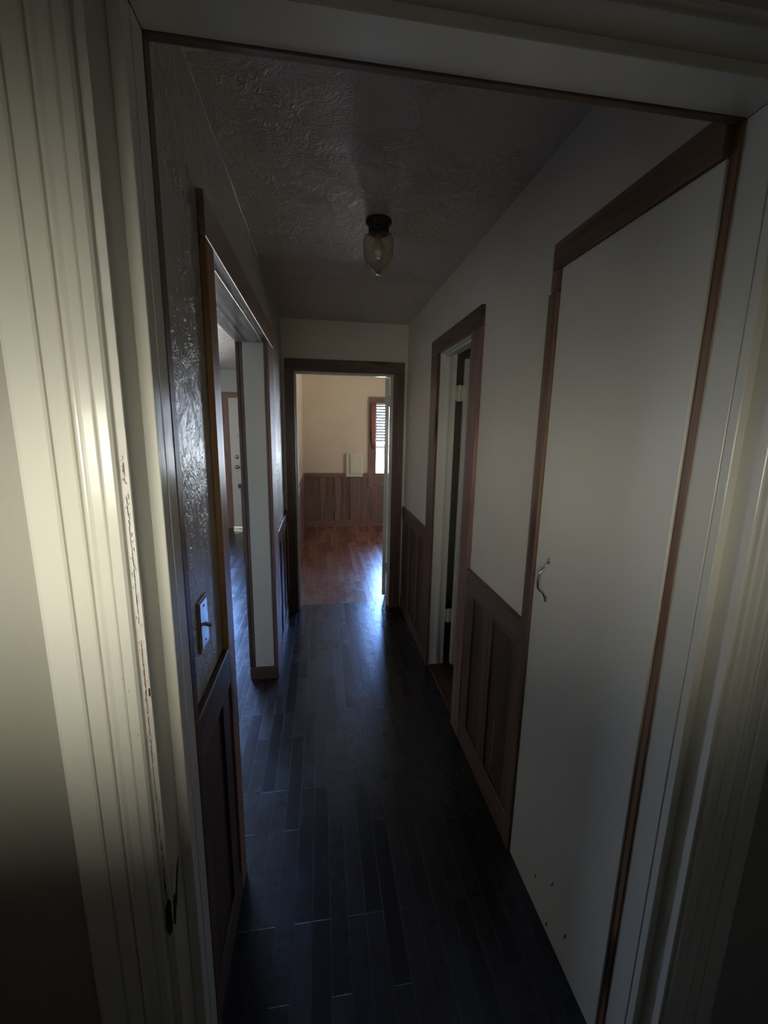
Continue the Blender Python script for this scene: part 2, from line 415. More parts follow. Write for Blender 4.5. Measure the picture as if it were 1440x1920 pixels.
# end room
mb = MB()
mb.box(XLO, -0.275, YE1, YB, 0, ZC + 0.2)
struct(mb, 'wall_end_room_left', 'bigcream', 'cream wall on the left of the end room', 'wall')
WX0, WX1, WZ0, WZ1 = 0.85, 1.75, 0.70, 1.97
def wall_with_window(x0, x1, wx0, wx1, wz0, wz1, y0, y1, ztop, axis='y'):
    mb = MB()
    def b(a, c, z0, z1):
        if axis == 'y': mb.box(a, c, y0, y1, z0, z1)
        else: mb.box(y0, y1, a, c, z0, z1)
    b(x0, wx0, 0, ztop); b(wx1, x1, 0, ztop); b(wx0, wx1, 0, wz0); b(wx0, wx1, wz1, ztop)
    return mb
struct(wall_with_window(-0.43, 3.4, WX0, WX1, WZ0, WZ1, YB, YB + 0.1, ZC + 0.2), 'wall_end_room_back', 'bigcream', 'cream back wall of the end room above the wainscot', 'wall')
struct(wall_with_window(YE1, YB, 4.6, 5.4, 0.75, 1.97, 3.3, 3.4, ZC + 0.2, 'x'), 'wall_end_room_right', 'bigcream', 'right wall of the end room with the added side window', 'wall')
# left room
mb = wall_with_window(-4.4, -0.43, -3.5, -1.62, 0.6, 2.0, YB, YB + 0.1, ZC)
struct(mb, 'wall_left_room_back', 'leftroom', 'grey-white outer wall above the front door in the left room', 'wall')
struct(MB().box(-4.4, -4.3, .95, YB, 0, ZC), 'wall_left_room_left', 'leftroom', 'far side wall of the left room', 'wall')
struct(wall_with_window(-4.4, XLO, -3.3, -2.5, 0.95, 1.8, 0.85, 0.95, ZC), 'wall_left_room_near', 'leftroom', 'near wall of the left room with an added window', 'wall')
# near room
struct(wall_with_window(-1.2, 1.3, -0.80, 0.05, 1.27, 1.60, -0.62, -0.52, 2.5), 'wall_near_room_back', 'back', 'wall behind the camera with a small window', 'wall')
struct(MB().box(-1.2, -1.1, -0.52, YN0, 0, 2.5), 'wall_near_room_left', 'back', 'left wall of the near room', 'wall')
struct(MB().box(1.2, 1.3, -0.52, YN0, 0, 2.5), 'wall_near_room_right', 'back', 'right wall of the near room', 'wall')
# side room
mb = MB(); mb.box(2.5, 2.6, 1.6, YE0, 0, ZC); mb.box(XR + 0.10, 2.5, 1.6, 1.7, 0, ZC)
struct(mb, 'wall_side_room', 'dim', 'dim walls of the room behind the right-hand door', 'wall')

# portals (sampling only)
portal('daylight_end_room', ((WX0 + WX1) / 2, YB + 0.05, (WZ0 + WZ1) / 2), WX1 - WX0, WZ1 - WZ0, (0, -1, 0))
portal('daylight_end_room_side', (3.35, 5.0, 1.36), .8, 1.22, (-1, 0, 0))
portal('daylight_left_room', (-2.56, YB + 0.05, 1.3), 1.88, 1.4, (0, -1, 0))
portal('daylight_left_room_side', (-2.9, .90, 1.375), .8, .85, (0, 1, 0))
portal('daylight_near_room', (-0.375, -0.57, 1.435), 0.85, 0.33, (0, 1, 0))

# ================================================================== NEAR DOORWAY
# cream casing on the camera side, profiled, left + right + head
def casing_profile(sgn, x0):
    # (distance from the opening, depth from the wall)
    P = [(0, 0.0), (0, .012), (.003, .0155), (.0135, .0170), (.0155, .0155), (.017, .0178), (.0185, .0185), (.029, .0190), (.0315, .0200),
         (.0335, .0209), (.0355, .0213), (.0375, .0209), (.0390, .0196), (.0402, .0175), (.0410, .0135), (.0425, .0185), (.0445, .0198), (.0620, .0198), (.0650, .0188),
         (.0662, .0140), (.0675, .0190), (.0705, .0208), (.101, .0214), (.1055, .0200), (.108, .016), (.108, 0)]
    return [(x0 + sgn * d, YN0 - h) for d, h in P]
cs = empty('trim_1', (0.22, YN0, 0), 'cream glossy moulded casing around the nearest doorway', 'door casing', 'structure')
MB().prism(casing_profile(-1, -0.2580), 0, 2.085).build('side_casing', 'cream', cs)
MB().prism(casing_profile(1, 0.719), 0, 2.085).build('side_casing', 'cream', cs)
pp = casing_profile(1, 0)
hp = [(p[1], 2.084 + p[0]) for p in pp]
MB().prism(hp, -0.366, 0.827, 'x').build('head_casing', 'cream', cs)
# jambs and stops
jb = empty('trim_2', (0.22, 0.65, 0), 'cream jamb and door stop lining the nearest doorway', 'door jamb', 'structure')
mb = MB(); mb.box(NX0, -0.246, 0.588, YN1, 0, 2.098, 0.001); mb.build('side_jamb', 'cream', jb)
mb = MB(); mb.box(0.713, NX1, 0.588, YN1, 0, 2.098, 0.001); mb.build('side_jamb', 'cream', jb)
mb = MB(); mb.box(-0.246, 0.713, 0.588, YN1, 2.078, 2.098, 0.001); mb.build('head_jamb', 'jamb', jb)
mb = MB(); mb.box(-0.246, -0.228, 0.642, 0.6672, 0, 2.060, 0.0012); mb.box(-0.246, -0.2275, 0.6688, YN1, 0, 2.060, 0.001); mb.build('door_stop', 'cream', jb)
mb = MB(); mb.box(0.695, 0.713, 0.630, 0.6482, 0, 2.060, 0.0012); mb.box(0.6945, 0.713, 0.6496, YN1, 0, 2.060, 0.001); mb.build('door_stop', 'cream', jb)
mb = MB(); mb.box(-0.228, 0.695, 0.632, YN1, 2.060, 2.078, 0.0015); mb.build('door_stop', 'cream', jb)

# peeling paint down the left joint between casing and jamb
def rag(seed, z, amp, s=18): return amp * noise.noise(Vector((seed, z * s, 0.3)))
def ragged_strip(x_a, x_b, y, z0, z1, seed, aw, mat, name, parent, th=0.0015, dz=0.004, bias=0.0):
    b = bmesh.new(); L = []; R = []
    z = z0
    while z <= z1:
        wdt = rag(seed, z, aw, 14) + rag(seed + 9, z, aw * 0.7, 60)
        wd2 = rag(seed + 5, z, aw, 17) + rag(seed + 3, z, aw * 0.7, 75)
        L.append((x_a + wdt, y, z)); R.append((x_b + wd2 + bias, y, z)); z += dz
    vl = [b.verts.new(p) for p in L]; vr = [b.verts.new(p) for p in R]
    wl = [b.verts.new((p[0], p[1] + th, p[2])) for p in L]; wr = [b.verts.new((p[0], p[1] + th, p[2])) for p in R]
    for i in range(len(L) - 1):
        b.faces.new((vl[i], vr[i], vr[i + 1], vl[i + 1])); b.faces.new((wl[i], vl[i], vl[i + 1], wl[i + 1])); b.faces.new((vr[i], wr[i], wr[i + 1], vr[i + 1]))
    bmesh.ops.recalc_face_normals(b, faces=b.faces[:])
    mb = MB(); mb._add(b); return mb.build(name, mat, parent)
ragged_strip(-0.2562, -0.2464, 0.5868, 0.0, 2.07, 1.0, 0.0004, 'flake', 'caulk_strip', jb)
for (z0, z1, sd, wd_, mt) in ((1.475, 1.505, 4.0, .0016, 'brick'), (1.28, 1.46, 5.5, .0009, 'gap'), (1.14, 1.255, 6.0, .0010, 'brick'), (.93, 1.135, 8.0, .0009, 'brick'),
                            (.80, .925, 11.0, .0013, 'gap')):
    xc = -.2518 - (1.5 - z0) * .0012
    o = ragged_strip(xc - wd_ * .25, xc + wd_ * .25, 0.5856, z0, z1, sd, wd_, mt, 'paint_crack', jb)
    if mt == 'brick': o['label'] = 'rusty bare wood showing through peeled paint'
# flakes of lifted paint along the crack
b = bmesh.new()
for i in range(150):
    z = random.uniform(0.95, 1.52) if i < 110 else random.uniform(0.8, 0.95)
    x = -0.2520 - (1.5 - z) * .0012 + random.uniform(-0.0030, 0.0030); y = 0.5853
    s_ = random.uniform(0.0005, 0.0014); h_ = random.uniform(0.002, 0.009)
    vs = [b.verts.new((x - s_ * random.random(), y, z)), b.verts.new((x + s_, y - random.uniform(0, .0008), z + h_ * 0.3)),
          b.verts.new((x + s_ * .4, y - random.uniform(.0004, .0014), z + h_)), b.verts.new((x - s_, y, z + h_ * .7))]
    b.faces.new(vs)
mb = MB(); mb._add(b); mb.build('paint_flakes', 'flake', jb)
mb = MB(); mb.box(-.2480, -.2470, .5845, .5866, 1.168, 1.180); mb.build('nail_hole', 'gap', jb)
# broken strike hole low on the left jamb: torn wood and lifted splinters
def jag(pts, seed, amp=.0012, n=7):
    out = []
    for i, p in enumerate(pts):
        q = pts[(i + 1) % len(pts)]
        for k in range(n):
            t = k / n; a = p[0] + (q[0] - p[0]) * t; c = p[1] + (q[1] - p[1]) * t
            out.append((a + amp * noise.noise(Vector((a * 300, c * 300, seed))), c + 2 * amp * noise.noise(Vector((c * 260, a * 260, seed + 7)))))
    return out
mb = MB()
mb.prism(jag([(.5885, .752), (.594, .742), (.600, .764), (.606, .772), (.620, .815), (.628, .838), (.618, .826), (.606, .796), (.601, .786), (.598, .800), (.5935, .790)], 1.), -0.2462, -0.2450, 'x')
mb.prism(jag([(-.2560, .752), (-.2525, .735), (-.2485, .742), (-.2468, .760), (-.2468, .800), (-.2500, .806), (-.2545, .790)], 5., .0008), 0.5835, 0.5866, 'y')
o = mb.build('strike_hole', 'gap', jb); o['label'] = 'splintered dark strike hole'
mb = MB()
mb.prism(jag([(.590, .806), (.596, .806), (.604, .850), (.600, .842)], 2., .0006, 4), -0.2455, -0.2435, 'x')
mb.prism(jag([(.612, .770), (.6145, .770), (.636, .838), (.633, .834)], 3., .0006, 4), -0.2462, -0.2443, 'x')
mb.build('splinter', 'flake', jb)
b = bmesh.new()
for (x_, z_) in ((-.275, 1.205), (-.268, 1.185), (-.262, 1.115)):
    v = [b.verts.new((x_ + a, .5716, z_ + c)) for a, c in ((0, 0), (.0008, .0008), (.0012, .003), (.0003, .0022))]; b.faces.new(v)
mb = MB(); mb._add(b); mb.build('paint_nick', 'gap', cs)

# brown boards on the hall side, only their edges show round the opening
hb = empty('trim_3', (0.22, 0.715, 0), 'thin brown board edge framing the hall side of the nearest doorway', 'door casing', 'structure')
MB().box(-0.294, -0.2265, YN1 + .0005, 0.729, 0.0, 2.125, 0.0015).build('side_board', 'wood_z', hb)
MB().box(-0.2265, 0.690, YN1 + .0005, 0.720, 2.058, 2.125, 0.0015).build('head_board', 'wood_x', hb)
MB().box(0.6905, 0.6945, YN1 + .0005, 0.7225, 0.0, 2.09, 0.0008).build('side_board', 'tan_z', hb)

# ================================================================== CLOSET DOOR on the right wall
cd = empty('door_1', (0.69, 0.97, 0), 'tall flat grey-white closet door with a bow pull, nearest on the right', 'closet door', 'structure')
slab = MB().box(0.686, 0.6945, 0.7235, 1.222, 0.002, 2.012, 0.0012).build('door_panel', 'door_white', cd)
# bow pull
zt, zb = 1.162, 1.046
prof = [(0.6835, zb + .000), (0.6790, zb + .008), (0.6760, zb + .016), (0.6650, zb + .024), (0.6580, zb + .034), (0.6560, zb + .050), (0.6560, (zt + zb) / 2),
        (0.6560, zt - .050), (0.6580, zt - .034), (0.6650, zt - .024), (0.6760, zt - .016), (0.6790, zt - .008), (0.6835, zt)]
rad = [.0030, .0032, .0032, .0034, .0040, .0046, .0050, .0046, .0040, .0034, .0032, .0032, .0030]
pull = MB().tube([(p[0], 1.146, p[1]) for p in prof], rad, 14).build('door_pull', 'steel', cd, smooth=True)
pull['label'] = 'worn steel bow pull'
for z in (zb - .003, zt + .003):
    mb = MB(); mb.lathe([(0.0001, 0), (.0062, 0), (.0078, .0008), (.0070, .0026), (.0035, .0036), (.0001, .0040)], (0, 0, 0), 20)
    mb.xf(Matrix.Translation((0.6862, 1.146, z)) @ Matrix.Rotation(-pi / 2, 4, 'Y') @ Matrix.Diagonal((1.35, 1, 1, 1)))
    mb.build('rosette', 'steel', pull, smooth=True)
# four small gouges near the foot of the door
for (y, z, h, t) in ((1.046, .112, .020, .25), (0.955, .196, .026, .30), (0.962, .032, .026, .25), (0.872, .116, .030, .3)):
    mb = MB(); mb.prism([(-.0022, -h / 2), (.0018, -h / 2 + .002), (.0026, h * .1), (.0004, h / 2), (-.0024, h * .2)], 0, .0006, 'x')
    mb.xf(Matrix.Translation((0.6856, y, z)) @ Matrix.Rotation(t, 4, 'X'))
    mb.build('gouge', 'gap', slab)
ct = empty('trim_4', (0.69, 0.97, 0), 'dark cedar boards framing the closet door', 'door casing', 'structure')
MB().box(0.677, 0.6945, 0.7235, 1.262, 2.014, 2.086, 0.0015).build('head_board', 'closet_y', ct)
MB().box(0.677, 0.6945, 1.2235, 1.272, 0.0, 1.952, 0.0015).build('side_board', 'closet_z', ct)
MB().box(0.677, 0.6945, 1.2235, 1.262, 1.954, 2.013, 0.0015).build('side_board', 'closet_z', ct)

# ================================================================== WAINSCOT (board and batten)
def wainscot(name, label, face, sgn, a0, a1, battens, rail, base, axis='y', panel='panel_z', wd='wood', top=True, railth=.018):
    """face: wall coordinate, sgn: direction out of the wall; a0..a1 along the wall"""
    mid = (a0 + a1) / 2
    loc = (face, mid, 0) if axis == 'y' else (mid, face, 0)
    e = empty(name, loc, label, 'wainscot', 'structure')
    def bx(mb, p, q, t0, t1, z0, z1, bev=.0012):
        lo, hi = sorted((face + sgn * t0, face + sgn * t1))
        if axis == 'y': mb.box(lo, hi, p, q, z0, z1, bev)
        else: mb.box(p, q, lo, hi, z0, z1, bev)
        return mb
    bx(MB(), a0, a1, .0004, .005, 0, rail[1] - .001).build('back_panel', panel, e)
    g = 'wood_y' if axis == 'y' else 'wood_x'
    if wd != 'wood': g = wd + ('_y' if axis == 'y' else '_x')
    bx(MB(), a0, a1, .0052, railth, rail[0], rail[1], .002).build('chair_rail', g, e)
    for (p, q) in battens:
        bx(MB(), p, q, .0052, .0125, base - .0005, rail[0] + .0005).build('batten', wd + '_z', e)
    bx(MB(), a0, a1, .0052, .0165, 0, base, .002).build('base_rail', g, e)
    return e
DKP = 'panel'
w1 = wainscot('trim_5', 'dark board and batten wainscot on the right wall between closet door and doorway', XR, -1, 1.273, 1.828,
         [(1.275, 1.325), (1.510, 1.600), (1.735, 1.826)], (.805, .911), .122)
mb = MB(); mb.prism([(-.0009, -.105), (.0007, -.10), (.0013, 0), (.0006, .104), (-.0006, .10)], 0, .0005, 'x'); mb.xf(Matrix.Translation((XR - .0058, 1.443, .289)))
o = mb.build('scratch', 'flake', w1); o['label'] = 'long pale vertical scratch'
wainscot('trim_6', 'wainscot on the right wall between doorway and hall end', XR, -1, 2.655, 3.46, [(2.66, 2.70), (2.86, 2.93), (3.12, 3.19), (3.36, 3.455)], (.812, .913), .11)
wainscot('trim_7', 'wainscot on the left wall beside the nearest doorway, under the light switch', XL, 1, 0.731, 1.204, [(1.12, 1.20), (.86, .93)], (.79, .903), .10)
wainscot('trim_8', 'wainscot on the left wall between wide opening and hall end', XL, 1, 2.715, 3.46, [(2.92, 2.98), (3.18, 3.24), (3.42, 3.455)], (.795, .890), .10, 'y', 'satin_z', 'satin')

# ================================================================== WIDE OPENING on the left
lo = empty('trim_9', (XL, 1.9, 0), 'honey and cedar boards framing the wide opening in the left wall', 'door casing', 'structure')
MB().box(XL + .0004, XL + .018, 1.206, 1.284, 0, 2.012, .002).build('side_board', 'oak_z', lo)
MB().box(XL + .0004, XL + .018, 1.206, 2.712, 2.013, 2.118, .002).build('head_board', 'litboard_y', lo)
MB().box(XL + .0004, XL + .016, 2.486, 2.712, 0.0, 2.012, .002).build('side_board', 'redwood_z', lo)
MB().box(XLO - .018, XLO - .0004, 2.486, 2.60, 0, 2.012, .002).build('side_board', 'wood_z', lo)
MB().box(XLO - .018, XLO - .0004, 1.206, 2.60, 2.013, 2.10, .002).build('head_board', 'wood_y', lo)
MB().box(XLO - .018, XLO - .0004, 1.206, 1.284, 0, 2.012, .002).build('side_board', 'wood_z', lo)
lj = empty('trim_10', (-0.36, 1.9, 0), 'grey-white jamb of the wide opening with varnished head board', 'door jamb', 'structure')
MB().box(-0.418, -0.306, 2.488, LO1 - .0005, 0.078, 2.003, .0015).build('side_jamb', 'jamb', lj)
MB().box(-0.434, -0.4182, 2.4865, LO1 - .0005, 0.078, 2.003, .001).build('edge_strip', 'wood_z', lj)
MB().box(-0.3058, -0.2952, 2.4865, LO1 - .0005, 0.078, 2.003, .001).build('edge_strip', 'wood_z', lj)
MB().box(-0.449, -0.2805, 2.4755, 2.4858, 0.0, 0.080, .0015).build('foot_block', 'wood_x', lj)
MB().box(-0.434, -0.296, LO0 + .0005, LO0 + .012, 0, 2.003, .001).build('side_jamb', 'oak_z', lj)
mb = MB(); mb.box(-0.434, -0.306, LO0 + .0005, LO1 - .0005, 2.0035, 2.0155, .001); mb.build('head_jamb', 'gloss_board', lj)
MB().box(-0.449, -0.392, LO0 + .001, LO1 - .016, 1.9995, 2.0032, .0012).build('head_lip', 'gloss_board', lj)

# ================================================================== RIGHT DOORWAY with door standing open
rd = empty('trim_11', (XR, 2.22, 0), 'reddish cedar boards framing the right-hand doorway', 'door casing', 'structure')
MB().box(.677, XR - .0004, 1.829, 1.942, 0, 1.990, .002).build('side_board', 'redwood_z', rd)
MB().box(.677, XR - .0004, 1.829, 2.652, 1.991, 2.079, .002).build('head_board', 'wood_y', rd)
MB().box(.677, XR - .0004, 2.502, 2.650, 0, 1.990, .002).build('side_board', 'wood_z', rd)
rj = empty('trim_12', (0.75, 2.22, 0), 'grey painted jamb of the right-hand doorway', 'door jamb', 'structure')
MB().box(.6952, .798, 2.506, RO1 - .0005, 0, 1.999, .001).build('side_jamb', 'jamb', rj)
MB().box(.6952, .798, RO0 + .0005, 1.944, 0, 1.999, .001).build('side_jamb', 'jamb', rj)
MB().box(.6952, .798, 1.945, 2.505, 1.988, 1.9995, .001).build('head_jamb', 'jamb', rj)
mb = MB(); mb.box(.725, .757, 1.945, 2.505, 1.978, 1.9875, .0015); mb.build('head_stop', 'jamb', rj)
MB().box(.740, .758, 2.496, 2.5058, 0, 1.977, .0015).build('side_stop', 'jamb', rj)
MB().box(.6952, .80, 1.945, 2.505, 0, .012, .003).build('threshold', 'panel_y', rj)
dr = empty('door_2', (0.83, 2.53, 0), 'grey painted door standing open behind the right-hand doorway', 'door', 'structure')
MB().box(.838, 1.56, 2.462, 2.497, .022, 1.962, .002).build('door_panel', 'jamb', dr)
for z in (.36, 1.77):
    h = MB().box(.790, .8385, 2.494, 2.4985, z - .045, z + .045, .0008).tube([(.8165, 2.492, z - .048), (.8165, 2.492, z + .048)], .0065, 12).build('hinge', 'nickel', dr)

# ================================================================== END DOORWAY
et = empty('trim_13', (0.19, YE0, 0), 'cedar boards framing the doorway at the end of the hall', 'door casing', 'structure')
MB().box(XL + .0195, -.203, YE0 - .018, YE0 - .0004, 0, 1.984, .002).build('side_board', 'wood_z', et)
MB().box(.581, .671, YE0 - .018, YE0 - .0004, 0, 1.984, .002).build('side_board', 'wood_z', et)
MB().box(XL + .0195, .671, YE0 - .018, YE0 - .0004, 1.985, 2.077, .002).build('head_board', 'wood_x', et)
ej = empty('trim_14', (0.19, 3.54, 0), 'cream jamb lining the doorway at the end of the hall', 'door jamb', 'structure')
MB().box(EX0 + .0005, -.2005, YE0 + .0005, YE1 + .001, 0, 1.999, .001).build('side_jamb', 'cream', ej)
MB().box(.5785, EX1 - .0005, YE0 + .0005, YE1 + .001, 0, 1.999, .001).build('side_jamb', 'cream', ej)
MB().box(-.200, .578, YE0 + .0005, YE1 + .001, 1.982, 1.9995, .001).build('head_jamb', 'cream', ej)
MB().box(-.200, -.189, 3.515, 3.555, 0, 1.970, .001).build('side_stop', 'cream', ej)
MB().box(.567, .578, 3.515, 3.555, 0, 1.970, .001).build('side_stop', 'cream', ej)
MB().box(-.200, .578, 3.515, 3.555, 1.9705, 1.9815, .001).build('head_stop', 'cream', ej)
# end door, swung a little past square into the end room
ed = empty('door_3', (0.56, 3.61, 0), 'cream door of the end room, swung open and seen edge-on at the right jamb', 'door', 'structure')
T = Matrix.Translation((0.572, 3.607, 0)) @ Matrix.Rotation(radians(-13), 4, 'Z')
mb = MB(); mb.box(-.036, 0, 0, .76, .06, 1.965, .0015); mb.xf(T); mb.build('door_panel', 'cream', ed)
for z in (.33, 1.79):
    mb = MB(); mb.box(-.032, -.004, -.0020, -.0004, z - .044, z + .044, .0005)
    for q in (-.030, 0, .030): mb.lathe([(.0001, 0), (.0035, 0), (.0035, .001), (.0001, .0014)], (-.012 if q else -.024, -.0034, z + q), 10)
    mb.tube([(.002, -.006, z - .046), (.002, -.006, z + .046)], .0055, 12)
    mb.xf(T); mb.build('hinge', 'nickel', ed)

# ================================================================== END ROOM

e = wainscot('trim_15', 'reddish board and batten wainscot under the window of the end room', YB, -1, -.273, 3.29,
         [(-.268, -.215), (-.02, .062), (.205, .30), (.45, .555), (.635, .715), (.80, .90), (1.1, 1.19), (1.5, 1.6), (1.95, 2.05), (2.4, 2.5), (2.9, 3.0)],
         (.795, .868), .105, 'x', 'satin_z', 'redwood')
wainscot('trim_16', 'wainscot along the left wall of the end room', -.275, 1, 3.62, YB - .02, [(4.2, 4.3), (5.0, 5.1), (5.8, 5.9)], (.795, .868), .105, 'y', 'redwood_z', 'redwood')
# window
wn = empty('window_1', (1.3, YB, .7), 'tall window at the far right of the end room, half covered by a blind', 'window', 'structure')
MB().box(.742, .852, YB - .020, YB - .0004, .62, 2.045, .002).build('side_casing', 'redwood_z', wn)
MB().box(1.748, 1.86, YB - .020, YB - .0004, .62, 2.045, .002).build('side_casing', 'redwood_z', wn)
MB().box(.8525, 1.7475, YB - .020, YB - .0004, 1.962, 2.045, .002).build('head_casing', 'redwood_x', wn)
MB().box(.8525, 1.7475, YB - .030, YB + .05, .665, .700, .003).build('sill', 'redwood_x', wn)
mb = MB(); mb.box(.851, .874, YB + .055, YB + .085, .701, 1.969); mb.box(1.726, 1.749, YB + .055, YB + .085, .701, 1.969)
mb.box(.8745, 1.7255, YB + .055, YB + .085, .701, .730); mb.box(.8745, 1.7255, YB + .055, YB + .085, 1.94, 1.969)
mb.box(.8745, 1.7255, YB + .050, YB + .080, 1.178, 1.196)
mb.build('window_frame', 'white', wn)
MB().box(.875, 1.725, YB + .068, YB + .071, .7305, 1.9395).build('glass_pane', 'pane', wn)
for (nm, x0, x1, lab) in (('added_window_2', 4.6, 5.4, 'unseen side window added to light the end room, round the corner from the hall'),):
    ww = empty(nm, (3.35, 5.0, .75), lab, 'window', 'structure')  # added opening, lets more daylight into the end room
    mb = MB(); mb.box(3.33, 3.37, x0 + .001, x0 + .04, .751, 1.969); mb.box(3.33, 3.37, x1 - .04, x1 - .001, .751, 1.969); mb.box(3.33, 3.37, x0 + .041, x1 - .041, .751, .79); mb.box(3.33, 3.37, x0 + .041, x1 - .041, 1.93, 1.969)
    mb.build('window_frame', 'white', ww)
    MB().box(3.349, 3.352, x0 + .041, x1 - .041, .791, 1.929).build('glass_pane', 'pane', ww)
# blind
bl = empty('window_blind', (1.3, YB - .03, 1.28), 'white horizontal slat blind lowered over the top half of the end room window', 'blind')
MB().box(.8545, 1.7455, YB + .004, YB + .034, 1.925, 1.960, .002).build('head_rail', 'white', bl)
mb = MB()
n_sl = 13
for i in range(n_sl):
    z = 1.905 - i * .0435
    s = MB(); s.box(.862, 1.740, -.019, .019, -.0012, .0012)
    s.xf(Matrix.Translation((0, YB + .020, z)) @ Matrix.Rotation(radians(52), 4, 'X'))
    me = bpy.data.meshes.new('t'); s.bm.to_mesh(me); s.bm.free(); mb.bm.from_mesh(me); bpy.data.meshes.remove(me)
mb.build('slats', 'slat', bl)
mb = MB()
for i in range(5):
    mb.box(.862, 1.740, YB + .001, YB + .039, 1.285 + i * .009, 1.290 + i * .009, .0008)
mb.box(.862, 1.740, YB + .004, YB + .036, 1.266, 1.2845, .002)
mb.build('bottom_rail', 'white', bl)
MB().tube([(.93, YB + .020, 1.27), (.93, YB + .020, 1.93)], .0012, 6).build('lift_cord', 'white', bl)
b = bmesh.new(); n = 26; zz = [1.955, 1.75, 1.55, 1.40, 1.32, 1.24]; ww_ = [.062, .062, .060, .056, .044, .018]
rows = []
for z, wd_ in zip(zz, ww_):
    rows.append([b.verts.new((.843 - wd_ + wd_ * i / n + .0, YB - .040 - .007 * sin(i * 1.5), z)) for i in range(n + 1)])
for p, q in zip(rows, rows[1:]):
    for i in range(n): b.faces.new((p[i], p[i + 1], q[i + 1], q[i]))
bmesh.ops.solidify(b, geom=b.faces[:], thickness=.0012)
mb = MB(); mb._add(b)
dpv = empty('salmon_strip', (.81, YB - .04, 1.24), 'narrow salmon coloured strip hanging at the left edge of the end room window', 'salmon_strip')  # unidentified salmon strip, shaped as a folded sheet on a rod
mb.build('strip_panel', 'salmon', dpv, smooth=True)
MB().tube([(.775, YB - .040, 1.962), (1.80, YB - .040, 1.962)], .005, 10).build('strip_rod', 'satin_x', dpv)
# electrical panel
ep = empty('electrical_panel', (.51, YB - .02, .8), 'cream electrical panel box with a raised cover, mounted over the wainscot rail', 'electrical panel')
MB().box(.388, .652, YB - .034, YB - .0195, .812, 1.178, .002).build('backing_board', 'panel', ep)
MB().box(.452, .638, YB - .050, YB - .0345, .860, 1.160, .003).build('cover', 'panel', ep)
MB().box(.585, .600, YB - .053, YB - .0502, .893, .903, .001).build('latch', 'steel', ep)

# ================================================================== LEFT ROOM
fd = empty('door_4', (-.95, YB, 0), 'white panelled front door seen through the left opening', 'door', 'structure')
MB().box(-1.470, -1.352, YB - .022, YB - .0004, 0, 2.052 - .080, .002).build('side_casing', 'redwood_z', fd)
MB().box(-1.470, -.44, YB - .022, YB - .0004, 1.973, 2.052, .002).build('head_casing', 'redwood_x', fd)
dp = MB().box(-1.351, -.46, YB - .014, YB - .0004, .045, 1.972, .001).build('door_panel', 'white', fd)
for z0, z1 in ((1.63, 1.80), (1.36, 1.53), (1.09, 1.25), (.80, .97), (.50, .70), (.20, .40)):
    for x0, x1 in ((-1.13, -.86), (-.78, -.53)):
        m_ = MB(); f = .014
        m_.box(x0, x1, YB - .0185, YB - .0142, z0, z0 + f, .001); m_.box(x0, x1, YB - .0185, YB - .0142, z1 - f, z1, .001)
        m_.box(x0, x0 + f, YB - .0185, YB - .0142, z0 + f, z1 - f, .001); m_.box(x1 - f, x1, YB - .0185, YB - .0142, z0 + f, z1 - f, .001)
        m_.box(x0 + .03, x1 - .03, YB - .0175, YB - .0142, z0 + .03, z1 - .03, .002)
        m_.build('raised_panel', 'white', dp)
def on_door(prof, x, z, name, mat, par):
    mb = MB(); mb.lathe(prof, (0, 0, 0), 20); mb.xf(Matrix.Translation((x, YB - .0145, z)) @ Matrix.Rotation(pi / 2, 4, 'X')); return mb.build(name, mat, par, smooth=True)
on_door([(.0001, 0), (.030, 0), (.030, .006), (.022, .018), (.0001, .020)], -1.262, 1.105, 'deadbolt', 'steel', fd)
on_door([(.0001, 0), (.030, 0), (.028, .006), (.011, .010), (.011, .034), (.026, .042), (.030, .056), (.022, .068), (.0001, .071)], -1.262, .955, 'door_knob', 'steel', fd)
on_door([(.0001, 0), (.009, 0), (.009, .004), (.0001, .006)], -1.235, 1.43, 'peephole', 'steel', fd)
MB().box(-1.352, -.46, YB - .06, YB - .0004, 0, .044, .004).build('threshold', 'steel', fd)
cb = empty('cabinet', (-.70, 5.3, 0), 'black low cabinet with an overhanging top, standing before the white front door', 'cabinet')
MB().box(-.925, XLO - .001, 5.02, 5.60, 0, .858, .003).build('body', 'cabinet', cb)
MB().box(-.948, XLO - .001, 4.99, 5.63, .8585, .905, .004).build('top', 'black', cb)
MB().box(-.931, -.9255, 5.06, 5.56, .10, .66, .002).build('side_panel', 'panel_z', cb)
for (nm, kind, lab) in (('window_3', 'back', 'outer window of the left room, hidden beside the front door'), ('added_window_4', 'side', 'unseen window added in the near wall to light the left room')):
    ww = empty(nm, (-2.675, YB + .05, .6) if kind == 'back' else (-2.9, .90, .95), lab, 'window', 'structure')
    mb = MB()
    if kind == 'back':
        for q in ((-3.499, -3.46), (-1.66, -1.621)): mb.box(q[0], q[1], YB + .03, YB + .07, .601, 1.999)
        for q in ((.601, .64), (1.28, 1.32), (1.96, 1.999)): mb.box(-3.459, -1.661, YB + .03, YB + .07, *q)
        mb.build('window_frame', 'white', ww); MB().box(-3.459, -1.661, YB + .049, YB + .052, .641, 1.279).build('glass_pane', 'pane', ww); MB().box(-3.459, -1.661, YB + .049, YB + .052, 1.321, 1.959).build('glass_pane', 'pane', ww)
    else:  # added window opening that brightens the left room
        for q in ((-3.299, -3.26), (-2.54, -2.501)): mb.box(q[0], q[1], .88, .92, .951, 1.799)
        for q in ((.951, .99), (1.76, 1.799)): mb.box(-3.259, -2.541, .88, .92, *q)
        mb.build('window_frame', 'white', ww); MB().box(-3.259, -2.541, .899, .902, .991, 1.759).build('glass_pane', 'pane', ww)
ww = empty('window_5', (-.375, -.57, 1.27), 'low wide window in the wall behind the camera', 'window', 'structure')
mb = MB()
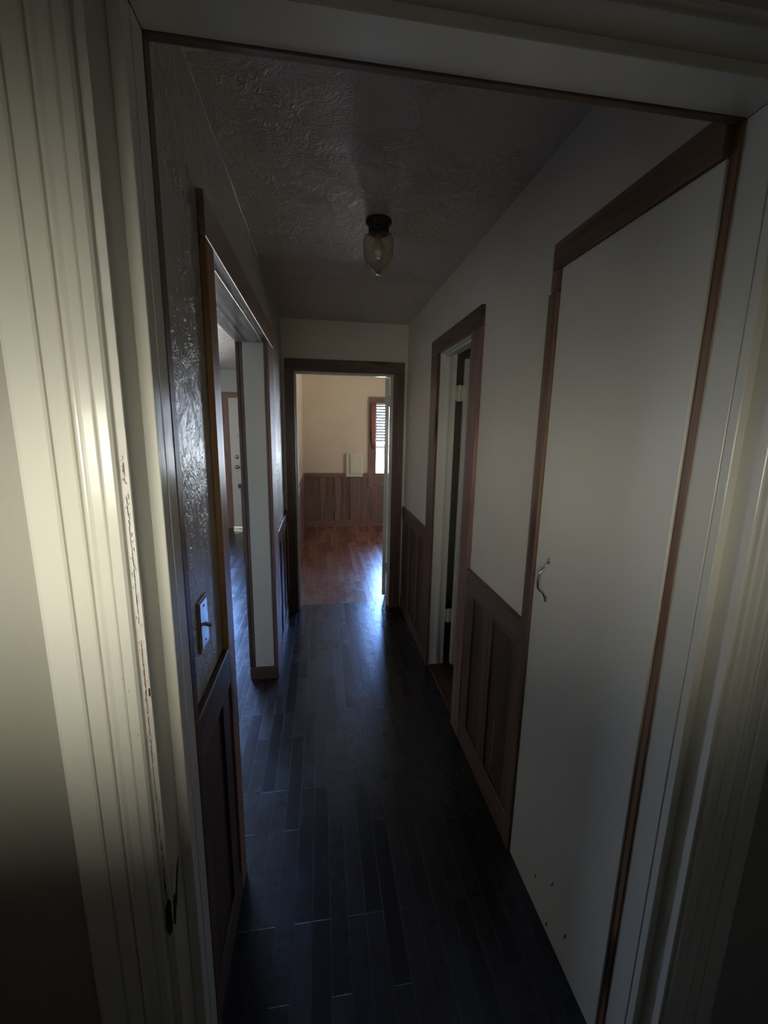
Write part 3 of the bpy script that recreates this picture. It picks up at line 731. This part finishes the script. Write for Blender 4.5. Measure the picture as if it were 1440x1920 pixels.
for q in ((-.799, -.78), (.03, .049)): mb.box(q[0], q[1], -.60, -.565, 1.271, 1.599)
for q in ((1.271, 1.285), (1.585, 1.599)): mb.box(-.779, .029, -.60, -.565, *q)
mb.build('window_frame', 'white', ww); MB().box(-.779, .029, -.585, -.582, 1.286, 1.584).build('glass_pane', 'pane', ww)

# unseen dark slats added to the window behind the camera: pass near-horizontal light only
mb = MB(); z = 1.285
while z < 1.575:
    mb.box(-.795, .045, -.562, -.502, z, z + .0016); z += .027
mb.build('added_light_slats', 'gap', ww)
MB().box(-.797, .047, -.548, -.512, 1.582, 1.598, .001).build('added_slat_rail', 'cabinet', ww)

# ================================================================== CEILING LIGHT
LX, LY = 0.236, 1.845
cl = empty('ceiling_light', (LX, LY, ZC), 'old ceiling light with black fitter and smoky pressed glass globe over the hall', 'ceiling light')
mb = MB(); mb.lathe([(.0001, 0), (.050, 0), (.052, -.006), (.050, -.013), (.043, -.017), (.040, -.030), (.041, -.046), (.037, -.050), (.0001, -.050)], (LX, LY, ZC - .0005), 48)
can = mb.build('canopy', 'black', cl, smooth=True)
for a in (20, 140, 260):
    a = radians(a); c_, s_ = cos(a), sin(a)
    MB().tube([(LX + .038 * c_, LY + .038 * s_, ZC - .040), (LX + .050 * c_, LY + .050 * s_, ZC - .040), (LX + .0505 * c_, LY + .0505 * s_, ZC - .040), (LX + .056 * c_, LY + .056 * s_, ZC - .040)], [.002, .002, .005, .005], 12).build('thumb_screw', 'black', can, smooth=True)
g0 = ZC - .047
out = [(.036, 0), (.037, -.005), (.047, -.008), (.0565, -.014), (.0605, -.024), (.0612, -.046), (.0600, -.058), (.0580, -.061), (.0600, -.064), (.0590, -.078), (.0560, -.092), (.0530, -.0955),
       (.0535, -.099), (.0495, -.112), (.0440, -.123), (.0360, -.131), (.0260, -.137), (.0200, -.1400), (.0190, -.146), (.0150, -.151), (.0001, -.153)]
inn = [(max(r - .003, .0001), z + (.003 if z < -.1 else 0)) for r, z in out]
def rib(k, a): return .010 * cos(24 * a) if 10 <= k <= 17 else 0
mb = MB(); mb.lathe(out + [(.0001, -.150)] + inn[::-1][1:], (LX, LY, g0), 96, rib)
gl = mb.build('glass_globe', 'globe', cl, smooth=True)
mb = MB(); mb.lathe([(.0001, .0), (.012, .0), (.013, -.018), (.018, -.030), (.0255, -.044), (.0265, -.056), (.022, -.070), (.012, -.079), (.0001, -.082)], (LX, LY, ZC - .052), 32)
mb.build('bulb', 'bulb', cl, smooth=True)

# ================================================================== LIGHT SWITCH
sw = empty('light_switch', (XL, 1.02, 1.0), 'ivory edged toggle switch plate on the textured left wall', 'light switch')
MB().box(XL + .0004, XL + .0045, .984, 1.058, 1.010, 1.140, .0018, 2).build('plate_backing', 'plate', sw)
pt = MB().box(XL + .0046, XL + .0065, .990, 1.052, 1.016, 1.134, .0012, 2).build('plate', 'platechrome', sw)
mb = MB(); mb.box(-.0035, .0035, -.005, .005, 0, .018, .002, 2)
mb.xf(Matrix.Translation((XL + .006, 1.021, 1.072)) @ Matrix.Rotation(radians(108), 4, 'Y')); mb.build('toggle', 'toggle', sw)
for z in (1.030, 1.120):
    mb = MB(); mb.lathe([(.0001, 0), (.0035, 0), (.003, .0012), (.0001, .0016)], (0, 0, 0), 12); mb.xf(Matrix.Translation((XL + .0064, 1.021, z)) @ Matrix.Rotation(pi / 2, 4, 'Y')); mb.build('screw', 'steel', sw)

# ================================================================== CORNER CAULK along the left ceiling edge
pts = []
y = .73
while y < 2.45:
    pts.append((XL + .0016 + rag(2, y, .0012, 9), y, ZC - .0016 - rag(6, y, .0015, 13))); y += .012
rr = [.0016 + abs(rag(8, p[1], .0016, 20)) for p in pts]
tag(MB().tube(pts, rr, 8).build('trim_17', 'caulk', smooth=True), 'thin shiny caulk bead in the corner of left wall and ceiling', 'caulk bead', kind='structure')
